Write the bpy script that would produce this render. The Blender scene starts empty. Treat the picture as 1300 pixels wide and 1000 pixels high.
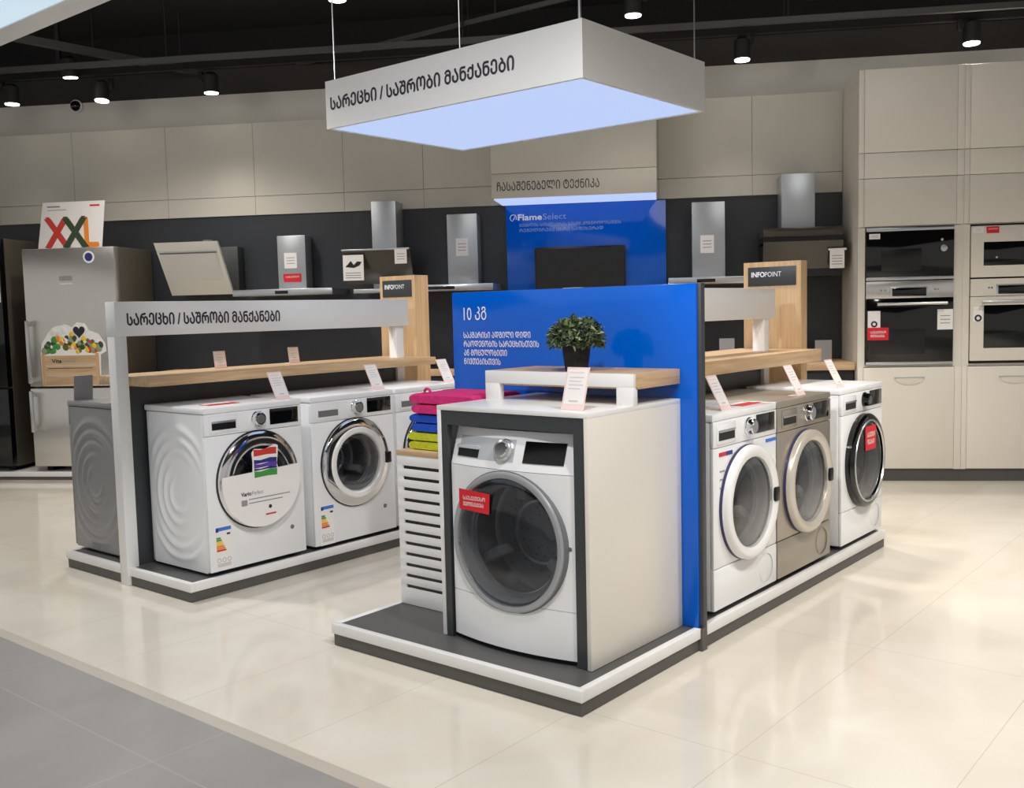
import bpy, bmesh, math, random
from mathutils import Matrix, Vector
random.seed(7)
PI = math.pi
SC = bpy.context.scene
COL = SC.collection

# ------------------------------------------------------------------ camera
cam_d = bpy.data.cameras.new('camera'); cam = bpy.data.objects.new('camera', cam_d); COL.objects.link(cam)
YAW, PITCH, ROLL = 0.6896, 0.0834, -0.0239
fw = Vector((-math.sin(YAW)*math.cos(PITCH), math.cos(YAW)*math.cos(PITCH), -math.sin(PITCH)))
rt0 = Vector((math.cos(YAW), math.sin(YAW), 0)); up0 = rt0.cross(fw)
cr, sr = math.cos(ROLL), math.sin(ROLL)
rt = cr*rt0 + sr*up0; up = -sr*rt0 + cr*up0
cam.matrix_world = Matrix(((rt.x, up.x, -fw.x, 1.9267), (rt.y, up.y, -fw.y, -2.6697), (rt.z, up.z, -fw.z, 1.3857), (0, 0, 0, 1)))
cam_d.sensor_fit = 'HORIZONTAL'; cam_d.sensor_width = 36.0; cam_d.lens = 1268.13/1300*36.0
cam_d.clip_start = 0.05; cam_d.clip_end = 100
SC.camera = cam

# ------------------------------------------------------------------ wall frame
TH = math.radians(31.0)
WT = Vector((math.cos(TH), math.sin(TH), 0)); WN = Vector((WT.y, -WT.x, 0)); WP = Vector((-.699, 5.06, 0))
def WF(s, d, z=0): return WP + s*WT + d*WN + Vector((0, 0, z))

# ------------------------------------------------------------------ world, exposure, ceiling lamps
wd = bpy.data.worlds.new('world'); SC.world = wd; wd.use_nodes = True
bgn = wd.node_tree.nodes['Background']; bgn.inputs[0].default_value = (1.0, .97, .93, 1); bgn.inputs[1].default_value = 0.46
SC.view_settings.view_transform = 'Standard'; SC.view_settings.look = 'None'
SC.view_settings.exposure = 0.0; SC.view_settings.gamma = 1.0; SC.view_settings.use_curve_mapping = False
WARM = (1.0, .93, .84); NEUT = (1.0, .965, .92); COOL = (.93, .97, 1.0)
def spot_light(pos, aim, watts, angle, col=WARM, radius=.09, blend=.6):
    l = bpy.data.lights.new('ceiling_spot_light', 'SPOT'); l.energy = watts; l.color = col
    l.spot_size = math.radians(angle); l.spot_blend = blend; l.shadow_soft_size = radius
    o = bpy.data.objects.new('ceiling_spot_light', l); COL.objects.link(o); o.location = pos
    o.rotation_euler = (Vector(aim)-Vector(pos)).to_track_quat('-Z', 'Y').to_euler()
    return o
# lamps of the store's track lighting above and in front of the islands (out of the frame), plus added wall washers
for p, a, wt, an, c in (
    ((1.9, -.3, 3.7), (1.0, .6, 0), 260, 110, NEUT), ((2.4, 2.0, 3.7), (1.0, 2.2, 0), 270, 66, WARM),
    ((.6, -1.6, 3.7), (-.3, -.1, .2), 260, 100, NEUT), ((-1.2, -2.2, 3.7), (-1.2, -.3, 0), 260, 110, COOL),
    ((-1.4, 2.6, 3.7), (-1.6, 1.6, 0), 170, 100, WARM), ((-1.2, 3.6, 3.7), (-1.2, 3.2, 0), 170, 90, WARM),
    ((-3.9, -.4, 3.7), (-3.7, .3, 0), 240, 110, NEUT), ((1.3, 4.0, 3.7), (.9, 4.2, 0), 200, 84, WARM),
    ((-4.9, 1.4, 3.7), (-5.2, 1.8, 0), 150, 110, WARM),
    (WF(-6.3, 2.4, 3.8), WF(-6.3, -.9, 3.1), 62, 115, NEUT), (WF(-3.2, 2.4, 3.8), WF(-3.2, -.9, 3.1), 62, 115, NEUT), (WF(-.2, 2.4, 3.8), WF(-.2, -.9, 3.1), 60, 115, NEUT),  # unseen wall washers added to brighten and even out the back wall
    ((-2.7, -2.3, 3.5), (-1.7, 1.2, 2.55), 70, 44, NEUT)):
    spot_light(p, a, wt, an, c, .7 if an == 115 else .12)

# ------------------------------------------------------------------ materials
def lin(v):
    v /= 255.0
    return v/12.92 if v <= .04045 else ((v+.055)/1.055)**2.4
def rgb(r, g, b): return (lin(r), lin(g), lin(b), 1)
def mat(name, c, rough=.4, metal=0., spec=.5, coat=0., emit=None, es=0., noise=0., nscale=8., stretch=(1, 1, 1), bump=0., aniso=0.):
    m = bpy.data.materials.new(name); m.use_nodes = True; nt = m.node_tree; b = nt.nodes['Principled BSDF']
    b.inputs['Base Color'].default_value = c; b.inputs['Roughness'].default_value = rough; b.inputs['Metallic'].default_value = metal
    b.inputs['Specular IOR Level'].default_value = spec; b.inputs['Coat Weight'].default_value = coat; b.inputs['Coat Roughness'].default_value = .05
    if aniso: b.inputs['Anisotropic'].default_value = aniso
    if emit: b.inputs['Emission Color'].default_value = emit; b.inputs['Emission Strength'].default_value = es
    if noise or bump:
        tc = nt.nodes.new('ShaderNodeTexCoord'); mp = nt.nodes.new('ShaderNodeMapping'); nz = nt.nodes.new('ShaderNodeTexNoise')
        mp.inputs['Scale'].default_value = stretch; nz.inputs['Scale'].default_value = nscale; nz.inputs['Detail'].default_value = 5
        nt.links.new(tc.outputs['Object'], mp.inputs[0]); nt.links.new(mp.outputs[0], nz.inputs[0])
        if noise:
            cr_ = nt.nodes.new('ShaderNodeValToRGB'); e = cr_.color_ramp.elements
            e[0].position = .3; e[1].position = .7
            e[0].color = tuple(x*(1-noise) for x in c[:3])+(1,); e[1].color = tuple(min(1, x*(1+noise)) for x in c[:3])+(1,)
            nt.links.new(nz.outputs[0], cr_.inputs[0]); nt.links.new(cr_.outputs[0], b.inputs['Base Color'])
        if bump:
            bp = nt.nodes.new('ShaderNodeBump'); bp.inputs['Strength'].default_value = bump; bp.inputs['Distance'].default_value = .01
            nt.links.new(nz.outputs[0], bp.inputs['Height']); nt.links.new(bp.outputs[0], b.inputs['Normal'])
    return m
M = {}
M['white'] = mat('white_lacquer', rgb(236, 236, 236), .28)
M['enamel'] = mat('white_enamel', rgb(238, 240, 243), .22, spec=.5)
M['cream'] = mat('cream_lacquer', rgb(222, 216, 205), .42)
M['white_warm_lit'] = mat('white_board_warm_lit', rgb(232, 227, 218), .3)  # white board with the warm light from the right put into its colour
M['pale_ink'] = mat('pale_ink', rgb(205, 196, 198), .6)
M['panelgrey'] = mat('grey_wall_panel', rgb(190, 186, 176), .45, noise=.02, nscale=3)
M['wallgrey'] = mat('grey_wall_paint', rgb(226, 222, 212), .6)
M['dark_paint'] = mat('dark_paint', rgb(50, 46, 43), .7)
M['anthracite'] = mat('anthracite_board', rgb(58, 61, 64), .42)
M['wall_dark'] = mat('dark_wall_board', rgb(40, 44, 50), .4)
M['deck'] = mat('dark_grey_deck', rgb(84, 84, 84), .45)
M['base_dark'] = mat('dark_grey_plinth', rgb(88, 86, 84), .5)
M['black'] = mat('black_plastic', rgb(22, 22, 24), .3)
M['gloss_black'] = mat('black_glass', rgb(8, 9, 11), .06, spec=.6)
M['matte_black'] = mat('matte_black_paint', rgb(15, 15, 16), .7)
M['ceiling'] = mat('black_ceiling', rgb(11, 11, 12), .9)
M['pipe'] = mat('black_pipe', rgb(66, 65, 64), .6)
M['silver'] = mat('silver_enamel', rgb(168, 160, 149), .32, metal=.55)
M['grey_enamel'] = mat('grey_enamel', rgb(148, 149, 150), .35, metal=.3)
M['chrome'] = mat('chrome', rgb(225, 226, 228), .09, metal=1)
M['satin'] = mat('satin_chrome', rgb(206, 207, 210), .28, metal=.9)
M['steel'] = mat('brushed_steel', rgb(214, 212, 207), .27, metal=.85, aniso=.7, noise=.04, nscale=6, stretch=(60, 60, 1))
M['hoodsteel'] = mat('hood_steel', rgb(182, 187, 192), .36, metal=.7, noise=.05, nscale=6, stretch=(1, 1, 60))
M['blue'] = mat('blue_gloss_panel', rgb(0, 92, 204), .1, spec=.4, coat=.1)
M['gasket'] = mat('rubber_grey', rgb(110, 113, 117), .6)
M['drumsteel'] = mat('drum_steel', rgb(118, 121, 126), .32, metal=.6)
M['drum'] = mat('drum_dark', rgb(30, 32, 35), .35, metal=.2)
M['inner'] = mat('drum_recess', rgb(58, 61, 65), .4)
M['red'] = mat('red_sticker', rgb(214, 30, 44), .4)
M['ink'] = mat('dark_ink', rgb(42, 38, 52), .6)
M['greyink'] = mat('grey_ink', rgb(150, 150, 154), .6)
M['paper'] = mat('white_paper', rgb(242, 239, 238), .6)
M['pink_edge'] = mat('pink_border', rgb(240, 214, 212), .6)
M['txt_white'] = mat('white_lettering', rgb(236, 240, 250), .5)
M['txt_grey'] = mat('pale_lettering', rgb(150, 176, 226), .5)
M['eu_blue'] = mat('label_blue', rgb(60, 120, 215), .5)
M['g_green'] = mat('label_green', rgb(70, 150, 70), .5)
M['g_yellow'] = mat('label_yellow', rgb(245, 205, 50), .5)
M['g_orange'] = mat('label_orange', rgb(240, 140, 40), .5)
M['g_red'] = mat('label_red', rgb(205, 60, 50), .5)
M['purple'] = mat('print_purple', rgb(96, 64, 160), .5)
M['navy'] = mat('print_navy', rgb(44, 50, 130), .5)
M['leaf_a'] = mat('leaf_green', rgb(92, 108, 62), .6, noise=.5, nscale=18)
M['leaf_b'] = mat('leaf_pale', rgb(146, 158, 124), .6)
M['leaf_c'] = mat('leaf_deep', rgb(56, 74, 48), .6)
M['t_pink'] = mat('pink_terry', rgb(208, 38, 116), .9, noise=.12, nscale=60, bump=.5)
M['t_blue'] = mat('blue_terry', rgb(18, 74, 190), .9, noise=.12, nscale=60, bump=.5)
M['t_lime'] = mat('lime_terry', rgb(190, 196, 36), .9, noise=.12, nscale=60, bump=.5)
M['fridge_side'] = mat('shaded_fridge_side', rgb(92, 86, 76), .45, metal=.3)  # dark tone holds the shade of the unlit side
M['hood_cream'] = mat('pale_hood_glass', rgb(238, 239, 233), .25)
M['strip'] = mat('silver_strip', rgb(200, 204, 210), .3, metal=.3)
M['ring_warm'] = mat('ring_warm_silver', rgb(206, 199, 188), .28, metal=.3)
M['ring_line'] = mat('ring_line', rgb(52, 52, 92), .4)
M['door_grey'] = mat('door_ring_grey', rgb(172, 174, 178), .3, metal=.35)
M['hood_dark'] = mat('dark_hood_glass', rgb(66, 62, 54), .15)
M['lens'] = mat('lamp_lens', rgb(255, 250, 240), .4, emit=(1, .95, .88, 1), es=9)
M['lit_blue'] = mat('lit_diffuser', rgb(40, 44, 56), .6, spec=.1, emit=(.50, .62, .93, 1), es=1.0)
M['lit_pale'] = mat('lit_diffuser_pale', rgb(50, 56, 60), .6, spec=.1, emit=(.60, .74, .84, 1), es=1.0)
M['grout'] = mat('joint', rgb(120, 116, 106), .7)

def wood(name, base, dark, axis):
    m = bpy.data.materials.new(name); m.use_nodes = True; nt = m.node_tree; b = nt.nodes['Principled BSDF']
    b.inputs['Roughness'].default_value = .5
    tc = nt.nodes.new('ShaderNodeTexCoord'); mp = nt.nodes.new('ShaderNodeMapping'); nz = nt.nodes.new('ShaderNodeTexNoise'); r = nt.nodes.new('ShaderNodeValToRGB')
    sc = [14, 14, 14]; sc[axis] = .9
    mp.inputs['Scale'].default_value = sc; nz.inputs['Scale'].default_value = 3; nz.inputs['Detail'].default_value = 7; nz.inputs['Distortion'].default_value = .4
    r.color_ramp.elements[0].position = .35; r.color_ramp.elements[1].position = .65
    r.color_ramp.elements[0].color = dark; r.color_ramp.elements[1].color = base
    nt.links.new(tc.outputs['Object'], mp.inputs[0]); nt.links.new(mp.outputs[0], nz.inputs[0]); nt.links.new(nz.outputs[0], r.inputs[0]); nt.links.new(r.outputs[0], b.inputs['Base Color'])
    return m
M['oak_x'] = wood('oak_along_x', rgb(208, 178, 140), rgb(186, 152, 114), 0)
M['oak_y'] = wood('oak_along_y', rgb(208, 178, 140), rgb(186, 152, 114), 1)
M['oak_z'] = wood('oak_along_z', rgb(208, 176, 136), rgb(190, 154, 112), 2)

def tile_mat(name, base, var, groutc, tile, off, rough, gw=.0022, spec=.5):
    """polished porcelain tiles: grid of thin joints and a soft marble mottling"""
    m = bpy.data.materials.new(name); m.use_nodes = True; nt = m.node_tree; b = nt.nodes['Principled BSDF']; N = nt.nodes.new; L = nt.links.new
    b.inputs['Specular IOR Level'].default_value = spec
    tc = N('ShaderNodeTexCoord'); sx = N('ShaderNodeSeparateXYZ'); L(tc.outputs['Object'], sx.inputs[0])
    ms = []
    for k in (0, 1):
        a = N('ShaderNodeMath'); a.operation = 'SUBTRACT'; L(sx.outputs[k], a.inputs[0]); a.inputs[1].default_value = off[k]
        p = N('ShaderNodeMath'); p.operation = 'PINGPONG'; L(a.outputs[0], p.inputs[0]); p.inputs[1].default_value = tile[k]/2
        c = N('ShaderNodeMath'); c.operation = 'LESS_THAN'; L(p.outputs[0], c.inputs[0]); c.inputs[1].default_value = gw
        ms.append(c)
    mx = N('ShaderNodeMath'); mx.operation = 'MAXIMUM'; L(ms[0].outputs[0], mx.inputs[0]); L(ms[1].outputs[0], mx.inputs[1])
    nz = N('ShaderNodeTexNoise'); nz.inputs['Scale'].default_value = 1.6; nz.inputs['Detail'].default_value = 8; nz.inputs['Distortion'].default_value = 1.2
    L(tc.outputs['Object'], nz.inputs[0])
    r = N('ShaderNodeValToRGB'); r.color_ramp.elements[0].position = .35; r.color_ramp.elements[1].position = .62
    r.color_ramp.elements[0].color = var; r.color_ramp.elements[1].color = base; L(nz.outputs[0], r.inputs[0])
    mc = N('ShaderNodeMix'); mc.data_type = 'RGBA'; L(mx.outputs[0], mc.inputs[0]); L(r.outputs[0], mc.inputs[6]); mc.inputs[7].default_value = groutc
    L(mc.outputs[2], b.inputs['Base Color'])
    b.inputs['Roughness'].default_value = rough
    return m
M['tile_cream'] = tile_mat('cream_polished_tile', rgb(229, 223, 211), rgb(221, 213, 199), rgb(202, 194, 178), (.6, 1.2), (.54, .06), .1, gw=.0016, spec=.5)
M['tile_grey'] = tile_mat('grey_matt_tile', rgb(162, 160, 158), rgb(153, 151, 150), rgb(172, 170, 168), (1.2, 1.2), (.3, -1.065), .32, gw=.003, spec=.3)
M['threshold'] = mat('stone_threshold', rgb(196, 188, 176), .35)

def tint_glass(name, c, fac):
    m = bpy.data.materials.new(name); m.use_nodes = True; nt = m.node_tree; N = nt.nodes.new; L = nt.links.new
    nt.nodes.remove(nt.nodes['Principled BSDF']); out = nt.nodes['Material Output']
    tr = N('ShaderNodeBsdfTransparent'); tr.inputs[0].default_value = c
    gl = N('ShaderNodeBsdfGlossy'); gl.inputs['Roughness'].default_value = .06; gl.inputs[0].default_value = (.9, .92, .95, 1)
    lw = N('ShaderNodeLayerWeight'); lw.inputs[0].default_value = .5
    pw = N('ShaderNodeMath'); pw.operation = 'POWER'; pw.inputs[1].default_value = 4; L(lw.outputs['Facing'], pw.inputs[0])
    ad = N('ShaderNodeMath'); ad.operation = 'MULTIPLY_ADD'; ad.inputs[1].default_value = .9; ad.inputs[2].default_value = .05+fac; L(pw.outputs[0], ad.inputs[0])
    mx = N('ShaderNodeMixShader'); L(ad.outputs[0], mx.inputs[0]); L(tr.outputs[0], mx.inputs[1]); L(gl.outputs[0], mx.inputs[2]); L(mx.outputs[0], out.inputs[0])
    return m
M['glass_tint'] = tint_glass('tinted_door_glass', (.62, .64, .67, 1), .0)
M['glass_pale'] = tint_glass('clear_door_glass', (.8, .81, .82, 1), .04)

# ------------------------------------------------------------------ mesh builder
class MB:
    def __init__(s): s.bm = bmesh.new(); s.mats = []
    def mi(s, m):
        if m not in s.mats: s.mats.append(m)
        return s.mats.index(m)
    def _take(s, b, m, smooth=False, X=None):
        i = s.mi(m)
        if X is not None: b.transform(X)
        b.normal_update(); bmesh.ops.recalc_face_normals(b, faces=b.faces)
        for f in b.faces: f.material_index = i; f.smooth = smooth
        me = bpy.data.meshes.new('tmp'); b.to_mesh(me); b.free(); s.bm.from_mesh(me); bpy.data.meshes.remove(me)
        return s
    def box(s, m, x0, x1, y0, y1, z0, z1, bev=0., X=None, seg=2):
        b = bmesh.new(); bmesh.ops.create_cube(b, size=1)
        for v in b.verts: v.co = Vector(((x0+x1)/2+v.co.x*(x1-x0), (y0+y1)/2+v.co.y*(y1-y0), (z0+z1)/2+v.co.z*(z1-z0)))
        if bev: bmesh.ops.bevel(b, geom=b.edges[:], offset=bev, segments=seg, affect='EDGES', profile=.5)
        return s._take(b, m, False, X)
    def prism(s, m, pts, y0, y1, X=None, bev=0.):
        """polygon pts (x,z) extruded along y"""
        b = bmesh.new(); a = [b.verts.new((x, y0, z)) for x, z in pts]; c = [b.verts.new((x, y1, z)) for x, z in pts]
        b.faces.new(a); b.faces.new(c[::-1]); n = len(pts)
        for i in range(n): b.faces.new((a[i], c[i], c[(i+1) % n], a[(i+1) % n]))
        if bev: bmesh.ops.bevel(b, geom=b.edges[:], offset=bev, segments=2, affect='EDGES', profile=.5)
        return s._take(b, m, False, X)
    def cyl(s, m, p0, p1, r0, r1=None, n=24, smooth=True, X=None):
        r1 = r0 if r1 is None else r1
        p0, p1 = Vector(p0), Vector(p1); d = p1-p0
        b = bmesh.new(); bmesh.ops.create_cone(b, cap_ends=True, segments=n, radius1=r0, radius2=r1, depth=d.length)
        T = Matrix.Translation((p0+p1)/2) @ d.to_track_quat('Z', 'Y').to_matrix().to_4x4()
        b.transform(T); s._take(b, m, smooth, X)
        return s
    def lathe(s, m, prof, c=(0, 0, 0), n=56, X=None, sx=1., sz=1., a0=0., a1=2*PI, close=False):
        """profile (r, out): turned about the -y axis through c"""
        b = bmesh.new(); full = abs(a1-a0-2*PI) < 1e-6; k = n if full else n+1
        rings = []
        for r, o in prof:
            if r < 1e-6: rings.append([b.verts.new((c[0], c[1]-o, c[2]))]*k); continue
            rings.append([b.verts.new((c[0]+r*sx*math.cos(a0+(a1-a0)*i/n), c[1]-o, c[2]+r*sz*math.sin(a0+(a1-a0)*i/n))) for i in range(k)])
        seq = list(range(len(rings)-1)) + ([len(rings)-1] if close else [])
        for j in seq:
            A, B = rings[j], rings[(j+1) % len(rings)]
            for i in range(k if full else k-1):
                q = [A[i], A[(i+1) % k], B[(i+1) % k], B[i]]
                u = []
                for v in q:
                    if v not in u: u.append(v)
                if len(u) > 2:
                    try: b.faces.new(u)
                    except ValueError: pass
        return s._take(b, m, True, X)
    def tube(s, m, pts, r, n=10, X=None):
        pts = [Vector(p) for p in pts]; b = bmesh.new(); rings = []
        for i, p in enumerate(pts):
            d = (pts[min(i+1, len(pts)-1)]-pts[max(i-1, 0)]).normalized(); q = d.to_track_quat('Z', 'Y')
            rr = r[i] if isinstance(r, (list, tuple)) else r
            rings.append([b.verts.new(p+q @ Vector((rr*math.cos(2*PI*k/n), rr*math.sin(2*PI*k/n), 0))) for k in range(n)])
        for A, B in zip(rings, rings[1:]):
            for k in range(n): b.faces.new((A[k], A[(k+1) % n], B[(k+1) % n], B[k]))
        b.faces.new(rings[0][::-1]); b.faces.new(rings[-1])
        return s._take(b, m, True, X)
    def grid(s, m, f, nu, nv, X=None, smooth=True):
        b = bmesh.new(); V = [[b.verts.new(f(i/nu, j/nv)) for j in range(nv+1)] for i in range(nu+1)]
        for i in range(nu):
            for j in range(nv): b.faces.new((V[i][j], V[i+1][j], V[i+1][j+1], V[i][j+1]))
        return s._take(b, m, smooth, X)
    def loft(s, m, rows, smooth=False, X=None):
        """closed outlines stacked and capped"""
        b = bmesh.new(); R = [[b.verts.new(p) for p in r] for r in rows]; n = len(rows[0])
        for A, B in zip(R, R[1:]):
            for k in range(n): b.faces.new((A[k], A[(k+1) % n], B[(k+1) % n], B[k]))
        b.faces.new(R[0][::-1]); b.faces.new(R[-1])
        return s._take(b, m, smooth, X)
    def build(s, name, parent=None, loc=None, rot=None):
        me = bpy.data.meshes.new(name); s.bm.to_mesh(me); s.bm.free()
        for m in s.mats: me.materials.append(m)
        try: me.set_sharp_from_angle(angle=math.radians(38))
        except Exception: pass
        o = bpy.data.objects.new(name, me); COL.objects.link(o)
        if parent: o.parent = parent
        if loc: o.location = loc
        if rot is not None: o.rotation_euler = (0, 0, rot)
        return o
def mb(): return MB()
def tag(o, label=None, cat=None, group=None, kind=None):
    if label: o['label'] = label
    if cat: o['category'] = cat
    if group: o['group'] = group
    if kind: o['kind'] = kind
    return o
def thing(name, label, cat, loc=(0, 0, 0), rot=0., group=None):
    o = bpy.data.objects.new(name, None); COL.objects.link(o); o.location = loc; o.rotation_euler = (0, 0, rot); o.empty_display_size = .1
    return tag(o, label, cat, group)
def copy_tree(o, parent=None):
    c = o.copy(); COL.objects.link(c); c.parent = parent
    for ch in list(o.children): copy_tree(ch, c)
    return c
def mtav(t): return ''.join(chr(ord(ch)-0x10D0+0x1C90) if 0x10D0 <= ord(ch) <= 0x10FA else ch for ch in t)

def text_mesh(body, bold=0.):
    cu = bpy.data.curves.new('t', 'FONT'); cu.body = body; cu.size = 1; cu.resolution_u = 3
    o = bpy.data.objects.new('t', cu); COL.objects.link(o)
    bpy.context.view_layer.update()
    dg = bpy.context.evaluated_depsgraph_get(); ev = o.evaluated_get(dg); me = bpy.data.meshes.new_from_object(ev)
    bpy.data.objects.remove(o); bpy.data.curves.remove(cu)
    return me
def text(name, body, m, parent, x, y, z, width, height, face='-y', bold=0., shear=0.):
    """lettering on a vertical face; x,z lower left corner in the parent's frame"""
    me = text_mesh(body, bold); vs = [v.co for v in me.vertices]
    if not vs: return None
    x0 = min(v.x for v in vs); x1 = max(v.x for v in vs); y0 = min(v.y for v in vs); y1 = max(v.y for v in vs)
    for v in me.vertices:
        u = (v.co.x-x0)/(x1-x0)*width; w = (v.co.y-y0)/(y1-y0)*height
        v.co = Vector((x+u, y, z+w)) if face == '-y' else Vector((y, x+u, z+w))
    if bold:
        bm = bmesh.new(); bm.from_mesh(me); src = me.copy(); e = bold*1.1*height/max(.4, y1-y0)
        for q in range(1, 5):
            a = q*PI/2; n0 = len(bm.verts); bm.from_mesh(src); bm.verts.ensure_lookup_table()
            dv = Vector((e*math.cos(a), -2e-5*q, e*math.sin(a))) if face == '-y' else Vector((2e-5*q, e*math.cos(a), e*math.sin(a)))
            for v in bm.verts[n0:]: v.co += dv
        bm.to_mesh(me); bm.free(); bpy.data.meshes.remove(src)
    me.name = name; me.materials.clear(); me.materials.append(m)
    o = bpy.data.objects.new(name, me); COL.objects.link(o); o.parent = parent
    return o

# ================================================================== SETTING
def structure(name, b): return tag(b.build(name), kind='structure')
def flat(b, m, pts):
    i = b.mi(m); f = b.bm.faces.new([b.bm.verts.new(p) for p in pts]); f.material_index = i
b = mb()
flat(b, M['tile_cream'], [(-13, -.735, 0), (8, -.735, 0), (8, 13, 0), (-13, 13, 0)])
flat(b, M['threshold'], [(-13, -.79, 0), (8, -.79, 0), (8, -.735, 0), (-13, -.735, 0)])
flat(b, M['tile_grey'], [(-13, -6, 0), (8, -6, 0), (8, -.79, 0), (-13, -.79, 0)])
structure('floor', b)
b = mb(); b.box(M['ceiling'], -13, 8, -6, 13, 4.0, 4.1); structure('ceiling', b)

def wallpiece(name, fill):
    b = mb(); fill(b); o = b.build(name, None, WF(0, 0), TH); return tag(o, kind='structure')
# local frame on the wall: x = along, -y = towards the room (y = -d)
def f(b):
    b.box(M['wallgrey'], -11, 4, .95, 1.05, 0, 3.43); b.box(M['dark_paint'], -11, 4, .95, 1.05, 3.43, 3.66); b.box(M['ceiling'], -11, 4, .95, 1.05, 3.66, 4.0)
wallpiece('wall_rear', f)
def f(b):
    b.box(M['wall_dark'], -11, -.24, .66, .70, 0, 2.29)
    b.box(M['grout'], -11, -.24, .665, .70, 2.29, 3.09)
    cuts = [-11, -10.2, -9.4, -8.6, -7.8, -7.04, -6.13, -5.3, -4.476, -3.757, -3.09, -2.4, -1.73, -.96, -.238]
    for a, c in zip(cuts, cuts[1:]):
        for z0, z1 in ((2.292, 2.455), (2.459, 3.1)): b.box(M['panelgrey'], a+.0015, c-.0015, .645, .69, z0, z1)
wallpiece('wall_back', f)

# ================================================================== SIGN BOXES
def light_box(name, label, x0, x1, y0, y1, z0, z1, rim, lit, wires):
    r = thing(name, label, 'sign', ((x0+x1)/2, (y0+y1)/2, z0))
    hx, hy, h = (x1-x0)/2, (y1-y0)/2, z1-z0
    b = mb()
    b.box(M['white'], -hx, hx, -hy, -hy+.02, 0, h); b.box(M['white'], -hx, hx, hy-.02, hy, 0, h)
    b.box(M['white'], -hx, -hx+.02, -hy+.02, hy-.02, 0, h); b.box(M['white'], hx-.02, hx, -hy+.02, hy-.02, 0, h)
    b.box(M['white'], -hx+.02, hx-.02, -hy+.02, hy-.02, h-.02, h)
    if rim > .03:
        b.box(M['white'], -hx+.02, hx-.02, -hy+.02, -hy+rim, 0, .015); b.box(M['white'], -hx+.02, hx-.02, hy-rim, hy-.02, 0, .015)
        b.box(M['white'], -hx+.02, -hx+rim, -hy+rim, hy-rim, 0, .015); b.box(M['white'], hx-rim, hx-.02, -hy+rim, hy-rim, 0, .015)
    b.build('housing', r)
    b = mb(); e = max(rim, .02); b.box(lit, -hx+e, hx-e, -hy+e, hy-e, .004, .014); b.build('lit_panel', r)
    for wx, wy in wires:
        b = mb(); b.cyl(M['satin'], (wx*(hx-.04), wy*(hy-.04), h), (wx*(hx-.04), wy*(hy-.04), 4.0-z0), .004 if (wx, wy) != (1, -1) else .009, n=8); b.build('suspension_wire', r)
    return r
SIGN = light_box('hanging_sign', 'long white hanging light box with dark lettering and glowing blue underside', -2.6, -.795, 1.2, 2.36, 2.45, 2.718, .022, M['lit_blue'], ((-1, -1), (1, -1), (-1, 1), (1, 1)))
text('lettering', mtav('სარეცხი / საშრობი მანქანები'), M['ink'], SIGN, -.86, -.5815, .103, 1.355, .07, bold=.024)
light_box('hanging_sign', 'pale lit hanging box cut off by the top left corner of the photo', -3.6, -.75, -2.3, -.85, 2.45, 2.72, .1, M['lit_pale'], ((-1, 1), (1, 1)))

# ================================================================== MACHINES
def cut_hole(o, c, r, depth):
    """round opening in a front: the porthole is a real recess"""
    b = mb(); b.cyl(o.data.materials[0], (c[0], c[1]-.2, c[2]), (c[0], c[1]+depth, c[2]), r, n=64); k = b.build('cutter'); k.parent = o.parent
    md = o.modifiers.new('hole', 'BOOLEAN'); md.operation = 'DIFFERENCE'; md.solver = 'EXACT'; md.object = k
    bpy.context.view_layer.update(); dg = bpy.context.evaluated_depsgraph_get()
    me = bpy.data.meshes.new_from_object(o.evaluated_get(dg)); old = o.data; o.modifiers.clear(); o.data = me; me.name = o.name
    bpy.data.meshes.remove(old); km = k.data; bpy.data.objects.remove(k); bpy.data.meshes.remove(km)
    for p in me.polygons: p.use_smooth = True
    me.set_sharp_from_angle(angle=math.radians(38))
def drum_inside(r, c, gi, y0=0.):
    """rubber bellows, perforated steel drum and three paddles behind the glass; y0 = front plane offset"""
    b = mb(); b.lathe(M['gasket'], [(gi+.012, y0+.006), (gi*.97, y0+.008), (gi*.93, y0-.004), (gi*.90, y0-.03), (gi*.86, y0-.034), (gi*.85, y0-.05), (gi*.9, y0-.06)], c, n=56); b.build('rubber_bellows', r)
    b = mb(); D = .2
    b.lathe(M['drumsteel'], [(gi*.9, y0-.06), (gi*.97, y0-.066), (gi*.97, y0-D), (gi*.9, y0-D-.012), (gi*.55, y0-D-.018), (gi*.5, y0-D-.006), (0, y0-D-.004)], c, n=56)
    b.lathe(M['satin'], [(gi*.87, y0-.052), (gi*.87, y0-.046), (gi*.84, y0-.046), (gi*.84, y0-.054)], c, n=56)
    b.lathe(M['satin'], [(gi*.53, y0-D-.01), (gi*.53, y0-D+.002), (gi*.49, y0-D+.002), (gi*.49, y0-D-.01)], c, n=48)
    for rr, nn in ((.28, 9), (.40, 14), (.64, 22), (.74, 26), (.84, 30)):
        for k in range(nn):
            a = 2*PI*k/nn+rr; b.lathe(M['black'], [(.0045, 0), (0, .001)], (c[0]+gi*rr*math.cos(a), c[1]-y0+D+(.0035 if rr < .5 else .015), c[2]+gi*rr*math.sin(a)), n=6)
    b.build('drum', r)
    for k in range(3):
        X = Matrix.Translation((c[0], c[1]-y0, c[2])) @ Matrix.Rotation(k*2*PI/3+.55, 4, 'Y')
        b = mb(); b.box(M['gasket'], gi*.6, gi*.97, .075, D-.005, -.022, .022, .012, X=X); b.build('drum_paddle', r)
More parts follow.
